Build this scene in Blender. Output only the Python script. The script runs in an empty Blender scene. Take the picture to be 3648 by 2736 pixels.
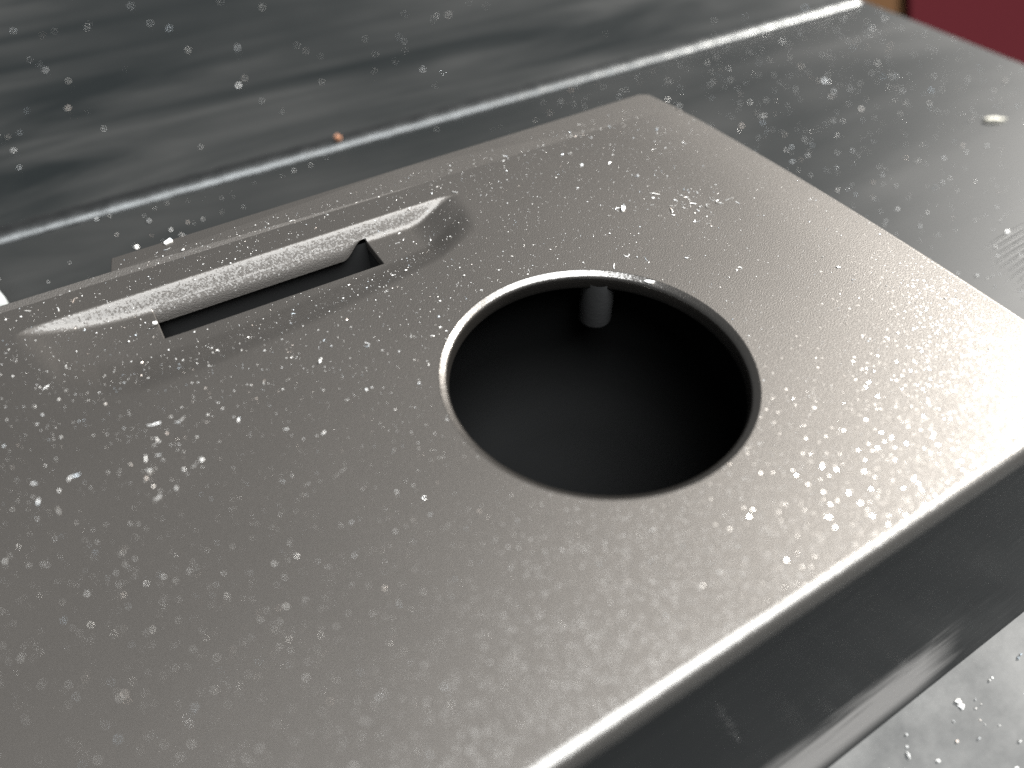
import bpy, bmesh, math, random
import numpy as np
from mathutils import Vector

MM = 0.001
scene = bpy.context.scene
col = scene.collection

# ------------------------------------------------------------------ camera
cam_d = bpy.data.cameras.new("camera")
cam = bpy.data.objects.new("camera", cam_d)
col.objects.link(cam)
cam.location = (-21.858 * MM, -25.298 * MM, 33.052 * MM)
cam.rotation_euler = (0.762013, -0.003836, -0.545971)
cam_d.sensor_width = 36.0
cam_d.lens = 26.12
cam_d.clip_start = 0.001
cam_d.clip_end = 10.0
cam_d.dof.use_dof = True
cam_d.dof.focus_distance = 54.5 * MM
cam_d.dof.aperture_fstop = 24.0          # about 1 mm of glass, as in a phone
scene.camera = cam

# ------------------------------------------------------------------ world and light
world = bpy.data.worlds.new("World")
scene.world = world
world.use_nodes = True
wn = world.node_tree.nodes
wn["Background"].inputs[0].default_value = (0.93, 0.97, 1.0, 1)
wn["Background"].inputs[1].default_value = 0.10

SUN_AZ, SUN_EL = math.radians(6.5), math.radians(33.5)
sd = Vector((math.cos(SUN_AZ) * math.cos(SUN_EL), math.sin(SUN_AZ) * math.cos(SUN_EL), math.sin(SUN_EL)))
sun_d = bpy.data.lights.new("sun", 'SUN')
sun_d.energy = 4.7
sun_d.angle = math.radians(0.6)
sun_d.color = (1.0, 0.97, 0.92)
sun = bpy.data.objects.new("sun", sun_d)
col.objects.link(sun)
sun.location = sd * 0.6
sun.rotation_euler = sd.to_track_quat('Z', 'Y').to_euler()

# added wide fill lamp overhead, to shape the cover's shading
fill_d = bpy.data.lights.new("overhead_fill", 'AREA')
fill_d.shape = 'RECTANGLE'
fill_d.size, fill_d.size_y = 1.9, 1.3
fill_d.energy = 50.0
fill_d.color = (0.95, 0.98, 1.0)
fill = bpy.data.objects.new("overhead_fill", fill_d)
col.objects.link(fill)
fill.location = (0.28, -0.60, 1.66)
fill.rotation_euler = Vector(fill.location).to_track_quat('Z', 'Y').to_euler()

scene.view_settings.view_transform = 'Standard'
scene.view_settings.look = 'None'
scene.view_settings.exposure = 1.2
scene.view_settings.gamma = 1.0
scene.view_settings.use_curve_mapping = False
scene.cycles.use_denoising = False
scene.cycles.max_bounces = 8
scene.cycles.sample_clamp_indirect = 6.0
rnd = random.Random(7)
rng = np.random.default_rng(11)


# ------------------------------------------------------------------ helpers
def mat(name):
    m = bpy.data.materials.new(name)
    m.use_nodes = True
    return m, m.node_tree.nodes, m.node_tree.links, m.node_tree.nodes["Principled BSDF"]


def node(ns, kind, **kw):
    n = ns.new(kind)
    for k, v in kw.items():
        if hasattr(n, k):
            setattr(n, k, v)
        else:
            n.inputs[k].default_value = v
    return n


def coords(ns, ls, scale=(1, 1, 1), rot=(0, 0, 0)):
    tc = ns.new("ShaderNodeTexCoord")
    mp = ns.new("ShaderNodeMapping")
    mp.inputs["Scale"].default_value = scale
    mp.inputs["Rotation"].default_value = rot
    ls.new(tc.outputs["Object"], mp.inputs["Vector"])
    return mp.outputs["Vector"]


def ramp(ns, ls, src, stops):
    r = ns.new("ShaderNodeValToRGB")
    el = r.color_ramp.elements
    while len(el) < len(stops):
        el.new(0.5)
    for e, (p, c) in zip(el, stops):
        e.position = p
        e.color = (c, c, c, 1) if isinstance(c, (int, float)) else (*c, 1)
    ls.new(src, r.inputs[0])
    return r.outputs[0]


def mesh_obj(name, verts, faces, material, parent=None, smooth=True, scale=MM):
    me = bpy.data.meshes.new(name)
    v = np.asarray(verts, float) * scale
    me.from_pydata(v.tolist(), [], faces)
    me.validate()
    me.update()
    if smooth:
        me.polygons.foreach_set("use_smooth", [True] * len(me.polygons))
    o = bpy.data.objects.new(name, me)
    col.objects.link(o)
    if material:
        me.materials.append(material)
    if parent:
        o.parent = parent
    return o


def tag(o, label=None, cat=None, group=None, kind=None):
    if label: o["label"] = label
    if cat: o["category"] = cat
    if group: o["group"] = group
    if kind: o["kind"] = kind
    return o


def empty(name, loc=(0, 0, 0)):
    o = bpy.data.objects.new(name, None)
    o.empty_display_size = 0.005
    o.location = [c * MM for c in loc]
    col.objects.link(o)
    return o


# ------------------------------------------------------------------ materials
def metal_paint(name, base, rough, flake_gloss, flake_share, flake_lean):
    """satin metallic lacquer: a broad sheen plus fine flakes that each lean a little"""
    m, ns, ls, b = mat(name)
    v = coords(ns, ls)
    # slow drift of tint and gloss from handling
    big = node(ns, "ShaderNodeTexNoise")
    big.inputs["Scale"].default_value = 70.0
    big.inputs["Detail"].default_value = 4.0
    ls.new(v, big.inputs["Vector"])
    c = ramp(ns, ls, big.outputs["Fac"], [(0.3, tuple(x * 0.94 for x in base)), (0.7, tuple(x * 1.06 for x in base))])
    # fine grain of the lacquer
    nz = node(ns, "ShaderNodeTexNoise")
    nz.inputs["Scale"].default_value = 10000.0
    nz.inputs["Detail"].default_value = 2.0
    ls.new(v, nz.inputs["Vector"])
    bump = ns.new("ShaderNodeBump")
    bump.inputs["Strength"].default_value = 0.85
    bump.inputs["Distance"].default_value = 0.00003
    ls.new(nz.outputs["Fac"], bump.inputs["Height"])
    ls.new(c, b.inputs["Base Color"])
    b.inputs["Roughness"].default_value = rough
    b.inputs["Metallic"].default_value = 0.85
    ls.new(bump.outputs[0], b.inputs["Normal"])
    # flakes
    vor = node(ns, "ShaderNodeTexVoronoi", feature='F1')
    vor.inputs["Scale"].default_value = 9000.0
    ls.new(v, vor.inputs["Vector"])
    sub = node(ns, "ShaderNodeVectorMath", operation='SUBTRACT')
    sub.inputs[1].default_value = (0.5, 0.5, 0.5)
    ls.new(vor.outputs["Color"], sub.inputs[0])
    sq = node(ns, "ShaderNodeVectorMath", operation='MULTIPLY')
    ls.new(sub.outputs[0], sq.inputs[0])
    ls.new(sub.outputs[0], sq.inputs[1])
    cu = node(ns, "ShaderNodeVectorMath", operation='MULTIPLY')
    ls.new(sq.outputs[0], cu.inputs[0])
    ls.new(sub.outputs[0], cu.inputs[1])
    scl = node(ns, "ShaderNodeVectorMath", operation='SCALE')
    scl.inputs["Scale"].default_value = flake_lean
    ls.new(cu.outputs[0], scl.inputs[0])
    geo = ns.new("ShaderNodeNewGeometry")
    add = node(ns, "ShaderNodeVectorMath", operation='ADD')
    ls.new(geo.outputs["Normal"], add.inputs[0])
    ls.new(scl.outputs[0], add.inputs[1])
    nrm = node(ns, "ShaderNodeVectorMath", operation='NORMALIZE')
    ls.new(add.outputs[0], nrm.inputs[0])
    fl = ns.new("ShaderNodeBsdfPrincipled")
    fl.inputs["Base Color"].default_value = (0.82, 0.80, 0.77, 1)
    fl.inputs["Metallic"].default_value = 1.0
    fl.inputs["Roughness"].default_value = flake_gloss
    ls.new(nrm.outputs[0], fl.inputs["Normal"])
    mx = ns.new("ShaderNodeMixShader")
    mx.inputs[0].default_value = flake_share
    ls.new(b.outputs[0], mx.inputs[1])
    ls.new(fl.outputs[0], mx.inputs[2])
    ls.new(mx.outputs[0], ns["Material Output"].inputs["Surface"])
    return m


M_PLATE = metal_paint("satin_metal_paint", (0.072, 0.0665, 0.061), 0.55, 0.17, 0.03, 1.6)


M_EDGE = metal_paint("darkened_rim_paint", (0.040, 0.0362, 0.0325), 0.42, 0.22, 0.11, 0.7)  # plate paint darkened, so the rim's shade sits in its colour
M_FRONT = metal_paint("brightened_edge_paint", (0.095, 0.089, 0.082), 0.42, 0.20, 0.10, 0.9)  # plate paint lightened, so the sunlit edge's brightness sits in its colour


def plastic(name, base, rough, bump_scale=None, bump_d=0.0, spec=0.5):
    m, ns, ls, b = mat(name)
    b.inputs["Base Color"].default_value = (*base, 1)
    b.inputs["Roughness"].default_value = rough
    b.inputs["Specular IOR Level"].default_value = spec
    if bump_scale:
        v = coords(ns, ls)
        nz = node(ns, "ShaderNodeTexNoise")
        nz.inputs["Scale"].default_value = bump_scale
        nz.inputs["Detail"].default_value = 5.0
        ls.new(v, nz.inputs["Vector"])
        bp = ns.new("ShaderNodeBump")
        bp.inputs["Strength"].default_value = 1.0
        bp.inputs["Distance"].default_value = bump_d
        ls.new(nz.outputs["Fac"], bp.inputs["Height"])
        ls.new(bp.outputs[0], b.inputs["Normal"])
    return m


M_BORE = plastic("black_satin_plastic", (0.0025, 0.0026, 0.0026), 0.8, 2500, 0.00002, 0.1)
M_SLOT = plastic("dull_black_plastic", (0.018, 0.018, 0.018), 0.7, None, 0, 0.2)
M_PIN = plastic("grained_dark_plastic", (0.04, 0.04, 0.04), 0.3, 3000, 0.00002)
M_RED = plastic("dark_red_cloth", (0.028, 0.0052, 0.0066), 1.0, 900, 0.0002, 0.0)
M_WOOD = plastic("brown_wood", (0.045, 0.024, 0.012), 1.0, 200, 0.0002, 0.0)
M_WHITE = plastic("pale_plastic", (0.24, 0.25, 0.245), 0.3)


def wall_material():
    """glossy moulded plastic, slightly wavy, with a paler band along its foot"""
    m, ns, ls, b = mat("glossy_dark_plastic")
    v = coords(ns, ls, (260, 1500, 1500))
    nz = node(ns, "ShaderNodeTexNoise")
    nz.inputs["Scale"].default_value = 1.0
    nz.inputs["Detail"].default_value = 6.0
    nz.inputs["Roughness"].default_value = 0.6
    ls.new(v, nz.inputs["Vector"])
    bp = ns.new("ShaderNodeBump")
    b.inputs["Specular IOR Level"].default_value = 0.18
    bp.inputs["Strength"].default_value = 0.5
    bp.inputs["Distance"].default_value = 0.00006
    ls.new(nz.outputs["Fac"], bp.inputs["Height"])
    ls.new(bp.outputs[0], b.inputs["Normal"])
    # paler, rougher band along the foot of the wall with ragged, drawn-out borders
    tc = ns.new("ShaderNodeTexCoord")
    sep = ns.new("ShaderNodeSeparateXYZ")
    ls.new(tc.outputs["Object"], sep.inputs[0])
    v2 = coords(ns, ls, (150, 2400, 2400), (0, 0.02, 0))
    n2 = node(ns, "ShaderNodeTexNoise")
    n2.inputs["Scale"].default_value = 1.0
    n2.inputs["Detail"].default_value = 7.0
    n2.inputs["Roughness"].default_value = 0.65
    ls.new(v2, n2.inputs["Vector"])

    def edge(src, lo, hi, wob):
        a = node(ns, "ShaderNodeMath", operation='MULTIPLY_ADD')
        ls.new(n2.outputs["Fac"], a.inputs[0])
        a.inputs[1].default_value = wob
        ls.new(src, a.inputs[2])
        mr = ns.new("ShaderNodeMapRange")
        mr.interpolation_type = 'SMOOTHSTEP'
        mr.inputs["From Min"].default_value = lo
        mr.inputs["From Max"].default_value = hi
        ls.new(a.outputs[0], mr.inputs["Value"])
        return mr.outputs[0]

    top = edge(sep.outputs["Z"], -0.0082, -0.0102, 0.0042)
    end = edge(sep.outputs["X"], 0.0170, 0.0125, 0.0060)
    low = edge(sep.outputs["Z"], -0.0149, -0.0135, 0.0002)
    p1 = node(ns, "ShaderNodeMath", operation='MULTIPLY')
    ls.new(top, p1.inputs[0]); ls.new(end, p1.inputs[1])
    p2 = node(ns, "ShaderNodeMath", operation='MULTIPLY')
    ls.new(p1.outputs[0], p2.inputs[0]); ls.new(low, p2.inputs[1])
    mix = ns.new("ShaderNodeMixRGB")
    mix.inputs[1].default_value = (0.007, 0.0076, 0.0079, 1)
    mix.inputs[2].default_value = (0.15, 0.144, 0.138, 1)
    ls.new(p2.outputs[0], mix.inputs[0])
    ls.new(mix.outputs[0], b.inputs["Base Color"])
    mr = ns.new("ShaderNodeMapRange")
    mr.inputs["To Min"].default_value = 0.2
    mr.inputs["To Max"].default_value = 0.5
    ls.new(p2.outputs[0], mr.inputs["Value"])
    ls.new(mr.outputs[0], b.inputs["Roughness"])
    return m

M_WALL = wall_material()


def desk_material(name, dirt, clean):
    """dark plastic under a film of dust that was wiped along its length"""
    m, ns, ls, b = mat(name)
    v = coords(ns, ls, (12, 62, 60), (0, 0, 0.04))
    st = node(ns, "ShaderNodeTexNoise")
    st.inputs["Scale"].default_value = 1.0
    st.inputs["Detail"].default_value = 6.0
    st.inputs["Distortion"].default_value = 1.1
    ls.new(v, st.inputs["Vector"])
    v2 = coords(ns, ls, (30, 45, 40))
    cl = node(ns, "ShaderNodeTexNoise")
    cl.inputs["Scale"].default_value = 1.0
    cl.inputs["Detail"].default_value = 6.0
    ls.new(v2, cl.inputs["Vector"])
    mul = node(ns, "ShaderNodeMath", operation='MULTIPLY')
    a = ramp(ns, ls, st.outputs["Fac"], [(0.34, clean), (0.68, 1.0)])
    c = ramp(ns, ls, cl.outputs["Fac"], [(0.32, 0.35), (0.65, 1.0)])
    ls.new(a, mul.inputs[0])
    ls.new(c, mul.inputs[1])
    mix = ns.new("ShaderNodeMixRGB")
    mix.inputs[1].default_value = (0.0042, 0.0054, 0.0057, 1)
    mix.inputs[2].default_value = (dirt, dirt, dirt * 0.97, 1)
    ls.new(mul.outputs[0], mix.inputs[0])
    sep = ns.new("ShaderNodeSeparateXYZ")
    tc = ns.new("ShaderNodeTexCoord")
    ls.new(tc.outputs["Object"], sep.inputs[0])
    fr = node(ns, "ShaderNodeMath", operation='MULTIPLY_ADD')
    ls.new(cl.outputs["Fac"], fr.inputs[0])
    fr.inputs[1].default_value = 0.02
    ls.new(sep.outputs["Y"], fr.inputs[2])
    fm = ns.new("ShaderNodeMapRange")
    fm.inputs["From Min"].default_value = 0.002
    fm.inputs["From Max"].default_value = -0.014
    ls.new(fr.outputs[0], fm.inputs["Value"])
    mix2 = ns.new("ShaderNodeMixRGB")  # dust in front painted paler, standing in for sun glare on the desk
    v3 = coords(ns, ls, (160, 220, 200))
    sp = node(ns, "ShaderNodeTexNoise")
    sp.inputs["Scale"].default_value = 1.0
    sp.inputs["Detail"].default_value = 8.0
    sp.inputs["Roughness"].default_value = 0.7
    ls.new(v3, sp.inputs["Vector"])
    ls.new(ramp(ns, ls, sp.outputs["Fac"], [(0.30, (0.03, 0.031, 0.031)), (0.70, (0.085, 0.085, 0.083))]), mix2.inputs[2])
    ls.new(fm.outputs[0], mix2.inputs[0])
    ls.new(mix.outputs[0], mix2.inputs[1])
    ls.new(mix2.outputs[0], b.inputs["Base Color"])
    rr = ns.new("ShaderNodeMapRange")
    b.inputs["Specular IOR Level"].default_value = 0.13
    rr.inputs["To Min"].default_value = 0.45
    rr.inputs["To Max"].default_value = 0.6
    ls.new(mul.outputs[0], rr.inputs["Value"])
    ls.new(rr.outputs[0], b.inputs["Roughness"])
    return m


M_DESK = desk_material("dusty_dark_desk", 0.024, 0.2)
M_REAR = desk_material("wiped_dark_panel", 0.030, 0.03)


def dust_material():
    m, ns, ls, b = mat("pale_dust")
    v = coords(ns, ls)
    nz = node(ns, "ShaderNodeTexNoise")
    nz.inputs["Scale"].default_value = 900.0
    ls.new(v, nz.inputs["Vector"])
    r = ns.new("ShaderNodeValToRGB")
    el = r.color_ramp.elements
    el[0].position, el[0].color = 0.30, (0.62, 0.72, 0.80, 1)
    el[1].position, el[1].color = 0.70, (0.85, 0.74, 0.66, 1)
    e = el.new(0.42); e.color = (0.84, 0.84, 0.83, 1)
    e = el.new(0.60); e.color = (0.86, 0.85, 0.82, 1)
    ls.new(nz.outputs["Fac"], r.inputs[0])
    ls.new(r.outputs[0], b.inputs["Base Color"])
    b.inputs["Roughness"].default_value = 0.36
    b.inputs["Metallic"].default_value = 0.22
    tr = ns.new("ShaderNodeBsdfTranslucent")
    ls.new(r.outputs[0], tr.inputs["Color"])
    mx = ns.new("ShaderNodeMixShader")
    mx.inputs[0].default_value = 0.25
    out = ns["Material Output"]
    ls.new(b.outputs[0], mx.inputs[1])
    ls.new(tr.outputs[0], mx.inputs[2])
    ls.new(mx.outputs[0], out.inputs["Surface"])
    return m


M_DUST = dust_material()
M_CREAM = plastic("cream_flake", (0.42, 0.40, 0.34), 0.7)
M_ORANGE = plastic("orange_crumb", (0.30, 0.14, 0.075), 0.6)


def trim_material():
    m, ns, ls, b = mat("worn_bright_metal")
    b.inputs["Base Color"].default_value = (0.07, 0.072, 0.072, 1)
    b.inputs["Metallic"].default_value = 1.0
    v = coords(ns, ls)
    nz = node(ns, "ShaderNodeTexNoise")
    nz.inputs["Scale"].default_value = 420.0
    nz.inputs["Detail"].default_value = 5.0
    ls.new(v, nz.inputs["Vector"])
    mr = ns.new("ShaderNodeMapRange")
    mr.inputs["To Min"].default_value = 0.34
    mr.inputs["To Max"].default_value = 0.52
    ls.new(nz.outputs["Fac"], mr.inputs["Value"])
    ls.new(mr.outputs[0], b.inputs["Roughness"])
    bp = ns.new("ShaderNodeBump")
    bp.inputs["Strength"].default_value = 0.6
    bp.inputs["Distance"].default_value = 0.0003
    ls.new(nz.outputs["Fac"], bp.inputs["Height"])
    ls.new(bp.outputs[0], b.inputs["Normal"])
    return m


M_TRIM = trim_material()

# ------------------------------------------------------------------ setting: desk, table, mat
Z_DESK = -15.0
desk = mesh_obj("desk", [(-160, -120, Z_DESK), (104, -120, Z_DESK), (104, 61.8, Z_DESK), (-160, 61.8, Z_DESK),
                         (-160, -120, Z_DESK - 6), (104, -120, Z_DESK - 6), (104, 61.8, Z_DESK - 6), (-160, 61.8, Z_DESK - 6)],
                [(0, 1, 2, 3), (4, 7, 6, 5), (0, 4, 5, 1), (1, 5, 6, 2), (2, 6, 7, 3), (3, 7, 4, 0)], M_DESK, smooth=False)
tag(desk, kind="structure")
rear = mesh_obj("rear_desk_panel", [(-160, 62.0, Z_DESK - 1), (106, 62.0, Z_DESK - 1), (106, 330, Z_DESK - 1), (-160, 330, Z_DESK - 1),
                                    (-160, 62.0, Z_DESK - 6), (106, 62.0, Z_DESK - 6), (106, 330, Z_DESK - 6), (-160, 330, Z_DESK - 6)],
                [(0, 1, 2, 3), (4, 7, 6, 5), (0, 4, 5, 1), (1, 5, 6, 2), (2, 6, 7, 3), (3, 7, 4, 0)], M_REAR, smooth=False)
tag(rear, kind="structure")
table = mesh_obj("table", [(-500, -400, -62), (900, -400, -62), (900, 900, -62), (-500, 900, -62)], [(0, 1, 2, 3)], M_WOOD, smooth=False)
tag(table, kind="structure")


def slab(name, pts, z0, z1, material, bevel=0.0, parent=None):
    """a thick outline with a small rounded top edge"""
    bm = bmesh.new()
    vs = [bm.verts.new((x * MM, y * MM, z1 * MM)) for x, y in pts]
    f = bm.faces.new(vs)
    r = bmesh.ops.extrude_face_region(bm, geom=[f])
    for e in r["geom"]:
        if isinstance(e, bmesh.types.BMVert):
            e.co.z = z0 * MM
    bmesh.ops.recalc_face_normals(bm, faces=bm.faces)
    if bevel:
        ed = [e for e in bm.edges if all(abs(v.co.z - z1 * MM) < 1e-7 for v in e.verts)]
        bmesh.ops.bevel(bm, geom=ed, offset=bevel * MM, segments=3, profile=0.5, affect='EDGES')
    me = bpy.data.meshes.new(name)
    bm.to_mesh(me)
    bm.free()
    me.materials.append(material)
    o = bpy.data.objects.new(name, me)
    col.objects.link(o)
    if parent:
        o.parent = parent
    return o


red = slab("red_mat", [(75, 8), (75, -300), (700, -300), (700, 508)], -61.9, -58, M_RED, 1.0)
tag(red, "dark red mat beyond the corner of the dusty desk", "mat")

# bright trim along the seam of the two desk panels
NT, NS = 220, 10
tv, tf = [], []
for i in range(NT + 1):
    x = -160 + (102.5 + 160) * i / NT
    w = 0.06 * math.sin(i * 1.7) + 0.05 * math.sin(i * 4.1)
    for j in range(NS + 1):
        a = math.pi * j / NS
        r = 1.8
        e = 1.0 if i < NT else 0.75
        tv.append((x, 61.9 - (r + w) * e * math.cos(a), Z_DESK - 0.1 + 0.5 * (r + w) * e * math.sin(a)))
for i in range(NT):
    for j in range(NS):
        k = i * (NS + 1) + j
        tf.append((k, k + NS + 1, k + NS + 2, k + 1))
tf.append(tuple(NT * (NS + 1) + j for j in range(NS + 1)))
trim = mesh_obj("trim_strip", tv, tf, M_TRIM)
tag(trim, "bright narrow metal strip running along the desk seam behind the cover", "trim strip")

# shallow grip ribs moulded into the desk right of the cover
rv = []
for i in range(9):
    t = i / 8
    w = 0.22 * math.sin(math.pi * min(1, max(0, t)) * 0.98 + 0.03)
    x = -6 + 12 * t
    rv += [(x, -w, 0), (x, -w * 0.5, 0.06 * w / 0.22), (x, w * 0.5, 0.06 * w / 0.22), (x, w, 0)]
rf = []
for i in range(8):
    for j in range(3):
        k = i * 4 + j
        rf.append((k, k + 4, k + 5, k + 1))
rib0 = None
for i in range(13):
    if rib0 is None:
        rib0 = mesh_obj("rib", rv, rf, M_DESK)
        o = rib0
    else:
        o = rib0.copy()
        col.objects.link(o)
    o.parent = desk
    o.location = ((61.5 - 0.35 * i + rnd.uniform(-.5, .5)) * MM, (5.0 - 0.78 * i) * MM, (Z_DESK + 0.003) * MM)
    o.rotation_euler = (0, 0, 0.06)
    o.scale = (rnd.uniform(.8, 1.1), 1, 1)

# ------------------------------------------------------------------ the cover
cover = empty("device_cover", (0, 0, Z_DESK))
tag(cover, "satin grey metal cover with a large round hole and a slotted finger scoop", "cover")
OFF = (0, 0, -Z_DESK)          # children are modelled in millimetres from the hole's centre


def part(name, v, f, m, parent=cover, smooth=True):
    o = mesh_obj(name, v, f, m, parent, smooth)
    if parent is cover:
        o.location = (0, 0, -Z_DESK * MM)
    return o


# finger scoop as a height field
SX0, SX1, SYB = -30.9, 1.9, 22.50
XC, HL = (SX0 + SX1) / 2, (SX1 - SX0) / 2
SLOT = (-22.70, -6.52, 18.12, 21.58)          # x0 x1 y0 y1 at the scoop's floor
DEPTH = 1.12
TANW = math.tan(math.radians(46))


def scoop_z(x, y):
    """pocket: sloping rear wall, flat floor, soft rise to the front, steep right end, long left taper"""
    x = np.asarray(x, float)
    y = np.asarray(y, float)
    q = np.clip((x + 3.0) / 4.9, 0, 1)
    right = 1 - q * q * (3 - 2 * q)
    left = 1 - np.clip((-19.5 - x) / 11.4, 0, 1) ** 2.6
    D = DEPTH * right * left
    ym = np.interp(x, [-30.9, -29, -27, -25, -20, -14, -8, -3, 0.5, 1.9], [22.0, 17.6, 15.6, 14.75, 14.7, 15.2, 15.95, 16.8, 18.3, 20.3])
    w = np.interp(x, [-30.9, -26, -10, 1.9], [2.4, 2.3, 2.0, 1.5])
    s = np.clip((y - (ym - w)) / (2 * w), 0, 1)
    floor = -D * (s * s * (3 - 2 * s))
    t = np.maximum(SYB - y, 0)
    wall = -(np.sqrt(t * t + 0.04) - 0.2) * TANW * 1.2 * (0.72 + 0.28 * left) * (0.9 + 0.1 * right)
    k = 0.34
    h = np.clip(0.5 + 0.5 * (floor - wall) / k, 0, 1)          # smooth maximum
    z = wall * (1 - h) + floor * h + k * h * (1 - h)
    return np.where((x <= SX0) | (x >= SX1) | (y >= SYB) | (floor > -1e-4), 0.0, np.minimum(z, 0.0))


GX0, GX1, GY0, GY1 = -31.4, 2.4, 11.9, 22.9
xs = np.unique(np.round(np.concatenate([np.linspace(GX0, SLOT[0], 72), np.linspace(SLOT[0], SLOT[1], 130), np.linspace(SLOT[1], GX1, 80)]), 5))
ys = np.unique(np.round(np.concatenate([np.linspace(GY0, SLOT[2], 52), np.linspace(SLOT[2], SLOT[3], 30), np.linspace(SLOT[3], GY1, 22)]), 5))
XX, YY = np.meshgrid(xs, ys)
ZZ = scoop_z(XX, YY)
ny, nx = XX.shape
pv = np.c_[XX.ravel(), YY.ravel(), ZZ.ravel()].tolist()
pf = []
ix0, ix1 = int(np.argmin(abs(xs - SLOT[0]))), int(np.argmin(abs(xs - SLOT[1])))
iy0, iy1 = int(np.argmin(abs(ys - SLOT[2]))), int(np.argmin(abs(ys - SLOT[3])))
for j in range(ny - 1):
    for i in range(nx - 1):
        if ix0 <= i < ix1 and iy0 <= j < iy1:
            continue
        k = j * nx + i
        pf.append((k, k + 1, k + 1 + nx, k + nx))

# flat face round the scoop and the hole
R_HOLE, R_PRE = 10.0, 10.0
NH = 256


def x_right(y):
    return 28.35 - 0.75 * ((y - 6) / 19.0) ** 2


YF, YB = -17.5, 25.0
X_ROLL, C_ROLL = 20.0, 0.0080


def plate_z(x):
    """the plate falls away gently towards its right end"""
    return -C_ROLL * np.maximum(0.0, np.asarray(x, float) - X_ROLL) ** 2


outer = [(-70.0, YF)]
for i in range(15):
    outer.append((-66 + i * 5.4, YF))
for i in range(16):
    outer.append((15.3 + i * 0.7, YF))
cr = 1.2
xc, yc = x_right(YF + cr) - cr, YF + cr
for i in range(9):
    a = -math.pi / 2 + math.pi / 2 * i / 8
    outer.append((xc + cr * math.cos(a), yc + cr * math.sin(a)))
for i in range(1, 25):
    y = YF + cr + (YB - YF - cr) * i / 24
    outer.append((x_right(y), y))
for i in range(1, 16):
    x = x_right(YB) + (-70 - x_right(YB)) * i / 15
    outer.append((x, YB))
outer = [p for k, p in enumerate(outer) if k == 0 or math.dist(p, outer[k - 1]) > 1e-4]

bm = bmesh.new()


def ring(pts):
    vs = [bm.verts.new((x, y, 0)) for x, y in pts]
    return [bm.edges.new((vs[k], vs[(k + 1) % len(vs)])) for k in range(len(vs))]


ed = ring([(x, YF) for x in np.linspace(-70, X_ROLL, 20)] + [(X_ROLL, y) for y in np.linspace(YF, YB, 41)[1:-1]] + [(x, YB) for x in np.linspace(X_ROLL, -70, 20)])
ed += ring([(R_HOLE * math.cos(2 * math.pi * k / NH), R_HOLE * math.sin(2 * math.pi * k / NH)) for k in range(NH)])
rect = [(x, GY0) for x in xs[:-1]] + [(GX1, y) for y in ys[:-1]] + [(x, GY1) for x in xs[:0:-1]] + [(GX0, y) for y in ys[:0:-1]]
ed += ring(rect)
bmesh.ops.triangle_fill(bm, use_beauty=True, use_dissolve=False, edges=ed, normal=(0, 0, 1))
bm.verts.index_update()
base = len(pv)
flat_v = [tuple(v.co) for v in bm.verts]
flat_f = []
for f in bm.faces:
    c = f.calc_center_median()
    if math.hypot(c.x, c.y) < R_HOLE * 0.985 or (GX0 < c.x < GX1 and GY0 < c.y < GY1):
        continue
    idx = [v.index for v in f.verts]
    if f.normal.z < 0:
        idx.reverse()
    flat_f.append(tuple(base + k for k in idx))
bm.free()
pv += flat_v
pf += flat_f
# rolled right end as a fine grid
gy = np.unique(np.concatenate([YF + cr * (1 - np.cos(np.linspace(0, np.pi / 2, 9))), np.linspace(YF, YB, 41)]))
b0 = len(pv)
NC = 28
for y in gy:
    xr = xc + math.sqrt(max(0, cr * cr - (y - yc) ** 2)) if y < yc else x_right(y)
    for i in range(NC + 1):
        x = X_ROLL + (xr - X_ROLL) * i / NC
        pv.append((x, float(y), float(plate_z(x))))
for j in range(len(gy) - 1):
    for i in range(NC):
        k = b0 + j * (NC + 1) + i
        pf.append((k, k + 1, k + NC + 2, k + NC + 1))


def sweep(loop, profile, closed=True, flip=False):
    """sweep (outward, z) steps along a loop of (x, y, nx, ny)"""
    b0 = len(pv)
    n, m = len(loop), len(profile)
    for (x, y, nx_, ny_) in loop:
        for (o, z) in profile:
            pv.append((x + nx_ * o, y + ny_ * o, z + float(plate_z(x))))
    for k in range(n if closed else n - 1):
        k2 = (k + 1) % n
        for j in range(m - 1):
            q = (b0 + k * m + j, b0 + k * m + j + 1, b0 + k2 * m + j + 1, b0 + k2 * m + j)
            pf.append(q if flip else q[::-1] if False else (q[::-1] if not flip else q))


def arc_profile(r, down, n=8, squash=1.0):
    p = [(-0.03, 0.0005), (0.0, 0.0)]
    for i in range(1, n + 1):
        a = math.pi / 2 * i / n
        p.append((r * squash * math.sin(a), -(r - r * math.cos(a))))
    p.append((r * squash, -down))
    return p


plate = part("top_plate", pv, pf, M_PLATE)
pv, pf = [], []
# rolled edge of the hole
rim = [(R_HOLE * math.cos(t), R_HOLE * math.sin(t), -math.cos(t), -math.sin(t)) for t in [2 * math.pi * k / NH for k in range(NH)]]
sweep(rim, [(-0.03, 0.0005), (0, 0), (0.03, -0.008), (0.09, -0.040), (0.20, -0.105), (0.30, -0.165), (0.38, -0.218), (0.44, -0.275), (0.49, -0.36),
            (0.525, -0.50), (0.55, -0.72), (0.56, -1.0), (0.56, -1.2), (0.5, -1.3), (0.2, -1.32), (-2.4, -1.32)])
part("hole_rim", pv, pf, M_EDGE)
pv, pf = [], []
# rolled outer edge
lp = []
n = len(outer)
for k, (x, y) in enumerate(outer):
    a, b = Vector(outer[k - 1]), Vector(outer[(k + 1) % n])
    d = (b - a).normalized()
    lp.append((x, y, d.y, -d.x))
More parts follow.
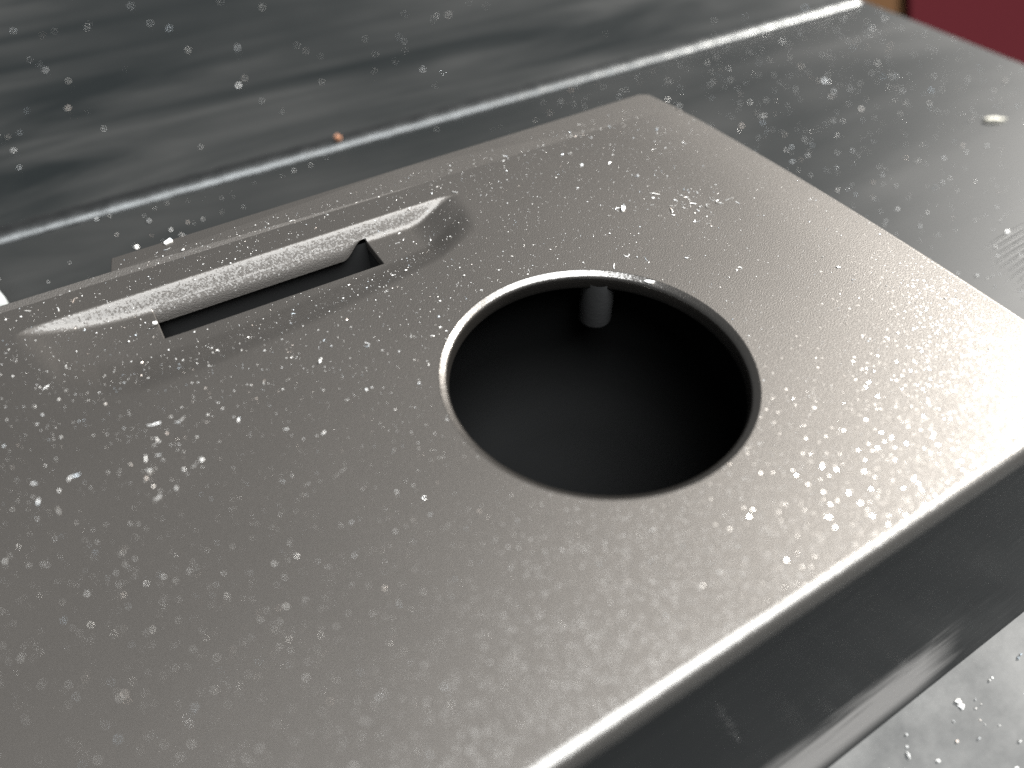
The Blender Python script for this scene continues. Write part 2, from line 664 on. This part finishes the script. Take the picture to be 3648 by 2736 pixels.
    # straight corners on the far left lie outside any view
front_right = [q for q in lp if not (q[1] > YB - 1e-6 and q[0] < 27.5) and q[0] > -69]
sweep(front_right, arc_profile(0.68, 1.5), closed=False, flip=True)
part("rolled_edge", pv, pf, M_FRONT)
pv, pf = [], []
# edges of the slot: thin metal turned down
sl = [(SLOT[0], y, 1, 0) for y in ys[iy1:iy0:-1]] + [(x, SLOT[2], 0, 1) for x in xs[ix0:ix1]] + [(SLOT[1], y, -1, 0) for y in ys[iy0:iy1 + 1]]
b0 = len(pv)
for (x, y, a_, b_) in sl:
    z = float(scoop_z(np.array(x), np.array(y)))
    for (o, dz) in ((0, 0), (0.03, -0.02), (0.06, -0.08), (0.06, -0.7)):
        pv.append((x + a_ * o, y + b_ * o, z + dz))
for k in range(len(sl) - 1):
    k2 = k + 1
    for j in range(3):
        pf.append((b0 + k * 4 + j, b0 + k * 4 + j + 1, b0 + k2 * 4 + j + 1, b0 + k2 * 4 + j))
part("slot_edge", pv, pf, M_PLATE)
# the scoop's rear wall runs on down into the slot, stopping short of its right end
pv, pf = [], []
for x in xs[ix0:ix1 + 1]:
    z0 = float(scoop_z(np.array(x), np.array(SLOT[3])))
    q = min(1.0, max(0.0, (SLOT[1] - 0.25 - x) / 2.0))
    a = q * q * (3 - 2 * q) * 0.95
    for t in np.linspace(0, 1, 7):
        pv.append((float(x), SLOT[3] - (0.02 + 0.62 * t) * a, z0 - 0.004 - (0.72 * t + 0.30 * t ** 3) * a))
for i in range(ix1 - ix0):
    for j in range(6):
        k = i * 7 + j
        pf.append((k, k + 1, k + 8, k + 7))
part("slot_rear_wall", pv, pf, M_PLATE)

# lip behind the plate, one step lower, with a wider tab
lip_pts = [(-70, 24.9), (28.2, 24.9), (27.2, 29.0), (26.2, 29.35), (0, 28.35), (-23.9, 27.75), (-24.25, 26.15), (-70, 25.6)]
lv = []
o = slab("rear_lip", lip_pts, -1.4, -0.12, M_PLATE, 0.10, cover)
for v in o.data.vertices:
    if v.co.z > -0.4 * MM:
        v.co.z += (v.co.y - 24.9 * MM) * 0.012 + float(plate_z(v.co.x / MM)) * MM
o.location = (0, 0, -Z_DESK * MM)

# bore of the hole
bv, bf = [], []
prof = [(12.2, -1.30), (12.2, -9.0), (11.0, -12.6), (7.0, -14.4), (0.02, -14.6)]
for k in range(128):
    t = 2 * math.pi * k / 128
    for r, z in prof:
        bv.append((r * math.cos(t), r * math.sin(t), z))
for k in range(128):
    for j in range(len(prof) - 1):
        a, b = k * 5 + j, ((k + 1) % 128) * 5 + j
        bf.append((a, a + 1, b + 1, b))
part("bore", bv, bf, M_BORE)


# small half-round pin on the far wall of the bore
pc = Vector((6.3, 8.45))
pvv, pff = [], []
prof = [(1.28, -0.95), (1.26, -4.85), (1.16, -5.12), (0.9, -5.3), (0.02, -5.34)]
for k in range(48):
    t = 2 * math.pi * k / 48
    for r, z in prof:
        pvv.append((pc.x + r * math.cos(t), pc.y + r * math.sin(t), z))
for k in range(48):
    for j in range(4):
        a, b = k * 5 + j, ((k + 1) % 48) * 5 + j
        pff.append((a, b, b + 1, a + 1))
part("locating_pin", pvv, pff, M_PIN)

# dark channel under the slot
x0, x1, y0, y1 = SLOT[0] - 0.02, SLOT[1] + 0.02, SLOT[2] - 0.02, SLOT[3] + 0.02
cv = [(x0, y0, -1.3), (x1, y0, -1.3), (x1, y1, -1.3), (x0, y1, -1.3), (x0, y0, -5), (x1, y0, -5), (x1, y1, -5), (x0, y1, -5)]
part("slot_channel", cv, [(0, 1, 5, 4), (1, 2, 6, 5), (2, 3, 7, 6), (3, 0, 4, 7), (4, 5, 6, 7)], M_SLOT, smooth=False)

# side wall under the plate: leaning front, straight right end and back
wp = [(-17.85, -1.1), (-17.98, -1.5), (-18.95, -3.8), (-20.3, -7.3), (-21.7, -11.0), (-23.2, Z_DESK + 0.01)]
wv, wf = [], []
xsw = np.linspace(-70, 27.2, 60)
for x in xsw:
    for y, z in wp:
        wv.append((x, y, z))
m = len(wp)
for i in range(len(xsw) - 1):
    for j in range(m - 1):
        a = i * m + j
        wf.append((a, a + 1, a + m + 1, a + m))
b0 = len(wv)
e0 = (len(xsw) - 1) * m
# right end and back
wv += [(28.6, 0, -1.3), (28.6, 0, Z_DESK + .01), (27.4, 24, -1.3), (27.4, 24, Z_DESK + .01), (-70, 24, -1.3), (-70, 24, Z_DESK + .01)]
wf += [(e0, e0 + m - 1, b0 + 1, b0), (b0, b0 + 1, b0 + 3, b0 + 2), (b0 + 2, b0 + 3, b0 + 5, b0 + 4)]
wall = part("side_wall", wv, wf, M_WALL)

# a short ladder of nicks in the wall: small raised slivers of plastic
M_NICK = plastic("scraped_plastic", (0.10, 0.10, 0.10), 0.25)
nick0 = None
for i in range(11):
    t = i / 10
    if nick0 is None:
        nick0 = mesh_obj("nick", [(-.5, 0, 0), (-.15, -.05, .05), (.2, -.06, .04), (.5, 0, 0), (.2, -.01, -.06), (-.15, -.01, -.05)],
                         [(0, 1, 5), (1, 2, 4, 5), (2, 3, 4)], M_NICK, wall, smooth=False)
        o = nick0
    else:
        o = nick0.copy()
        col.objects.link(o)
        o.parent = wall
    z = -3.8 - 3.3 * t
    o.location = ((-6.1 + 1.0 * t + rnd.uniform(-.15, .15)) * MM, (-17.98 + (z + 1.5) * .387 - 0.03) * MM, z * MM)
    o.rotation_euler = (0.37, rnd.uniform(-.25, .1), 0)
    k = rnd.uniform(.4, 1.1) * (1 - abs(t - .5))
    o.scale = (k, 1, rnd.uniform(.5, 1.2))

# ------------------------------------------------------------------ pale plastic piece at the left
pc_pts = []
cx_, cy_, w_, h_, r_ = -44.2, 45.0, 9.5, 6.0, 0.9
ang = 0.25
for (sx, sy, a0) in ((1, -1, -90), (1, 1, 0), (-1, 1, 90), (-1, -1, 180)):
    for i in range(6):
        a = math.radians(a0 + 90 * i / 5)
        px = sx * (w_ - r_) + r_ * math.cos(a)
        py = sy * (h_ - r_) + r_ * math.sin(a)
        pc_pts.append((cx_ + px * math.cos(ang) - py * math.sin(ang), cy_ + px * math.sin(ang) + py * math.cos(ang)))
pale = empty("plastic_block", (cx_, cy_, Z_DESK))
tag(pale, "pale plastic block with a rounded corner at the left edge", "block")


def shift(o):
    o.location = (-cx_ * MM, -cy_ * MM, -Z_DESK * MM)


b_ = slab("base", [(cx_ + (x - cx_) * 0.9, cy_ + (y - cy_) * 0.86) for x, y in pc_pts], Z_DESK + 0.01, -10.4, plastic("smoky_plastic", (0.06, 0.066, 0.066), 0.25), 0.2, pale)
shift(b_)
rimv, rimf = [], []
n = len(pc_pts)
cc = Vector((cx_, cy_))
for (x, y) in pc_pts:
    d = (cc - Vector((x, y)))
    d = d.normalized()
    for (o_, z) in ((0.05, -10.6), (0.05, -9.9), (0.25, -9.75), (0.7, -9.75), (0.9, -9.9), (0.9, -10.6)):
        rimv.append((x + d.x * o_, y + d.y * o_, z))
for k in range(n):
    k2 = (k + 1) % n
    for j in range(5):
        rimf.append((k * 6 + j, k2 * 6 + j, k2 * 6 + j + 1, k * 6 + j + 1))
shift(mesh_obj("rim", rimv, rimf, M_WHITE, pale))


# ------------------------------------------------------------------ dust
OCT = np.array([(1, 0, 0), (0, 1, 0), (-1, 0, 0), (0, -1, 0), (0, 0, 1), (0, 0, -1)], float)
OCF = np.array([(0, 1, 4), (1, 2, 4), (2, 3, 4), (3, 0, 4), (1, 0, 5), (2, 1, 5), (3, 2, 5), (0, 3, 5)])


def grains(pos, size, flat=0.5):
    """irregular crumbs of about eight facets lying on the given points (mm)"""
    n = len(pos)
    v = OCT[None] * (1 + rng.uniform(-.45, .45, (n, 6, 1)))
    s = size[:, None, None] * np.stack([rng.uniform(.6, 1.5, n), rng.uniform(.5, 1.1, n), rng.uniform(.3, .9, n) * flat * 2], 1)[:, None, :]
    v = v * s * 0.5
    a = rng.uniform(0, 2 * np.pi, n)
    t = rng.uniform(-.5, .5, n)
    x, y, z = v[..., 0], v[..., 1], v[..., 2]
    y, z = y * np.cos(t)[:, None] - z * np.sin(t)[:, None], y * np.sin(t)[:, None] + z * np.cos(t)[:, None]
    x, y = x * np.cos(a)[:, None] - y * np.sin(a)[:, None], x * np.sin(a)[:, None] + y * np.cos(a)[:, None]
    z = z - z.min(1, keepdims=True) - 0.004
    v = np.stack([x, y, z], -1) + pos[:, None, :]
    f = OCF[None] + (np.arange(n) * 6)[:, None, None]
    return v.reshape(-1, 3), f.reshape(-1, 3)


def fibres(pos, length, width):
    """short bent threads: three-sided tubes of six sections"""
    V, F = [], []
    for p, L, w in zip(pos, length, width):
        a = rng.uniform(0, 2 * math.pi)
        cur = rng.normal(0, 0.55)
        q = np.array([p[0], p[1], p[2] + w * 0.6])
        b = sum(len(v) for v in V)
        pts = []
        for i in range(6):
            ww = w * (0.5 if i in (0, 5) else 1.0) * rng.uniform(.7, 1.3)
            nrm = np.array([-math.sin(a), math.cos(a), 0])
            for k in range(3):
                t = 2 * math.pi * k / 3
                pts.append(q + nrm * ww * .5 * math.cos(t) + np.array([0, 0, 1]) * ww * .5 * math.sin(t))
            q = q + np.array([math.cos(a), math.sin(a), rng.uniform(-.1, .16)]) * L / 5
            q[2] = max(q[2], p[2] + w * 0.4)
            a += cur + rng.normal(0, .35)
        V.append(np.array(pts))
        for i in range(5):
            for k in range(3):
                k2 = (k + 1) % 3
                F.append((b + i * 3 + k, b + i * 3 + k2, b + i * 3 + 3 + k2, b + i * 3 + 3 + k))
    return np.concatenate(V), F


def cluster_points(n, x0, x1, y0, y1, frac=0.4, spread=1.1):
    m = int(n * (1 - frac))
    p = np.c_[rng.uniform(x0, x1, m), rng.uniform(y0, y1, m)]
    k = n - m
    c = np.c_[rng.uniform(x0, x1, max(4, k // 9)), rng.uniform(y0, y1, max(4, k // 9))]
    q = c[rng.integers(0, len(c), k)] + rng.normal(0, spread, (k, 2))
    return np.concatenate([p, q])


def on_plate(p):
    x, y = p[:, 0], p[:, 1]
    ok = (np.hypot(x, y) > 10.1) & (y > -17.6) & (y < 27.0) & (x < x_right(y) - 0.1)
    ok &= ~((x > SLOT[0] - .1) & (x < SLOT[1] + .1) & (y > SLOT[2] - .1) & (y < SLOT[3] + .1))
    ok &= ~((y > 25.3) & (x < -24))
    p = p[ok]
    z = scoop_z(p[:, 0], p[:, 1])
    z = np.where(p[:, 1] > 25.0, -0.10 + (p[:, 1] - 24.9) * 0.012, z) + plate_z(p[:, 0])
    return np.c_[p, z]


def combine(chunks):
    V, F, b = [], [], 0
    for v, f in chunks:
        V.append(v)
        F += [tuple(int(i) + b for i in q) for q in f]
        b += len(v)
    return np.concatenate(V), F


def lognorm(n, med, sig, lo, hi):
    return np.clip(med * np.exp(rng.normal(0, sig, n)), lo, hi)


ch = []
p = on_plate(cluster_points(9000, -48, 29, -18, 27, .2, 2.5))
ch.append(grains(p, lognorm(len(p), 0.032, 0.40, .016, .07)))
p = on_plate(cluster_points(850, -48, 29, -18, 27, .2, 2.5))
ch.append(grains(p, lognorm(len(p), 0.060, 0.38, .03, .13)))
p = on_plate(cluster_points(1000, -34, 22, 7, 27, .3, 1.5))
ch.append(grains(p, lognorm(len(p), 0.062, 0.45, .03, .16)))
p = on_plate(cluster_points(60, -48, 29, -18, 27, .1))
ch.append(grains(p, lognorm(len(p), 0.14, 0.3, .10, .26), .35))
p = on_plate(cluster_points(150, -36, 24, 2, 27, .5))
ch.append(fibres(p, lognorm(len(p), 0.38, 0.45, .2, .9), lognorm(len(p), 0.045, 0.3, .03, .08)))
V, F = combine(ch)
d1 = mesh_obj("cover_dust", V, F, M_DUST, smooth=False)
tag(d1, "pale dust grains and lint scattered over the metal cover", "dust", kind="stuff")

ch = []
p = cluster_points(1700, -120, 103, -70, 60, .45, 5.0)
keep = ~((p[:, 0] < 30) & (p[:, 1] > -24) & (p[:, 1] < 30)) & (p[:, 1] < 60)
p = np.c_[p[keep], np.full(keep.sum(), Z_DESK)]
ch.append(grains(p, lognorm(len(p), 0.15, 0.45, .07, .42)))
p = cluster_points(900, 20, 103, -5, 59, .4, 6.0)
p = p[(p[:, 0] > 30) & (p[:, 0] < 103) & (p[:, 1] < 60)]
p = np.c_[p, np.full(len(p), Z_DESK)]
ch.append(grains(p, lognorm(len(p), 0.15, 0.45, .07, .42)))
p = cluster_points(420, 0, 45, -45, -24.5, .3, 2.0)
p = p[p[:, 1] < -24]
p = np.c_[p, np.full(len(p), Z_DESK)]
ch.append(grains(p, lognorm(len(p), 0.2, 0.45, .1, .5)))
V, F = combine(ch)
d2 = mesh_obj("desk_dust", V, F, M_DUST, smooth=False)
tag(d2, "pale dust grains scattered over the dark desk round the cover", "dust", kind="stuff")

ch = []
p = cluster_points(450, -140, 104, 65, 200, .5, 6.0)
p = p[(p[:, 1] > 64) & (p[:, 0] < 105)]
p = np.c_[p, np.full(len(p), Z_DESK - 1)]
ch.append(grains(p, lognorm(len(p), 0.28, 0.45, .12, .7)))
V, F = combine(ch)
d3 = mesh_obj("panel_dust", V, F, M_DUST, smooth=False)
tag(d3, "pale dust grains on the dark panel behind the bright strip", "dust", kind="stuff")


# the few bits one can point at
def flake(name, pts, thick, base, material, label, cat):
    cx, cy = np.mean([q[0] for q in pts]), np.mean([q[1] for q in pts])
    bm = bmesh.new()
    vs = [bm.verts.new(((x - cx) * MM, (y - cy) * MM, (thick + rnd.uniform(-.3, .5) * thick) * MM)) for x, y in pts]
    f = bm.faces.new(vs)
    r = bmesh.ops.extrude_face_region(bm, geom=[f])
    for e in r["geom"]:
        if isinstance(e, bmesh.types.BMVert):
            e.co.z = 0
    bmesh.ops.recalc_face_normals(bm, faces=bm.faces)
    me = bpy.data.meshes.new(name)
    bm.to_mesh(me)
    bm.free()
    me.materials.append(material)
    o = bpy.data.objects.new(name, me)
    col.objects.link(o)
    o.location = (cx * MM, cy * MM, base * MM)
    return tag(o, label, cat)


def blob(cx, cy, r, n=9, jit=.35, sx=1.0, rot=0.0):
    out = []
    for k in range(n):
        t = 2 * math.pi * k / n
        q = r * rnd.uniform(1 - jit, 1 + jit)
        x, y = q * math.cos(t) * sx, q * math.sin(t)
        out.append((cx + x * math.cos(rot) - y * math.sin(rot), cy + x * math.sin(rot) + y * math.cos(rot)))
    return out


flake("lint_flake", blob(8.35, 5.1, .17, 9, .5, 2.6, -0.55), .10, -0.12, M_DUST, "white torn flake stuck on the far rim of the round hole", "lint")
flake("lint_flake", blob(-19.75, 27.6, .22, 9, .3, 1.6, 0.5), .14, -0.12, M_DUST, "large pale crumb on the rear edge of the cover above the scoop", "lint")
flake("lint_flake", blob(12.2, 13.5, .16, 9, .5, 2.2, 0.9), .08, 0.0, M_DUST, "white ragged flake on the cover behind the pin", "lint")
flake("lint_flake", blob(-22.8, 19.7, .16, 8, .3, 1.2, 0.3), .12, -0.85, M_DUST, "bright white speck at the left end of the slot", "lint")
flake("crumb", blob(5.0, 61.0, .42, 8, .25), .4, Z_DESK + 1.1, M_ORANGE, "orange crumb on the near side of the bright strip", "crumb")
flake("lint_flake", blob(83.8, 22.0, .5, 9, .35, 2.8, -0.5), .35, Z_DESK, M_CREAM, "large cream flake lying on the desk right of the cover", "lint")
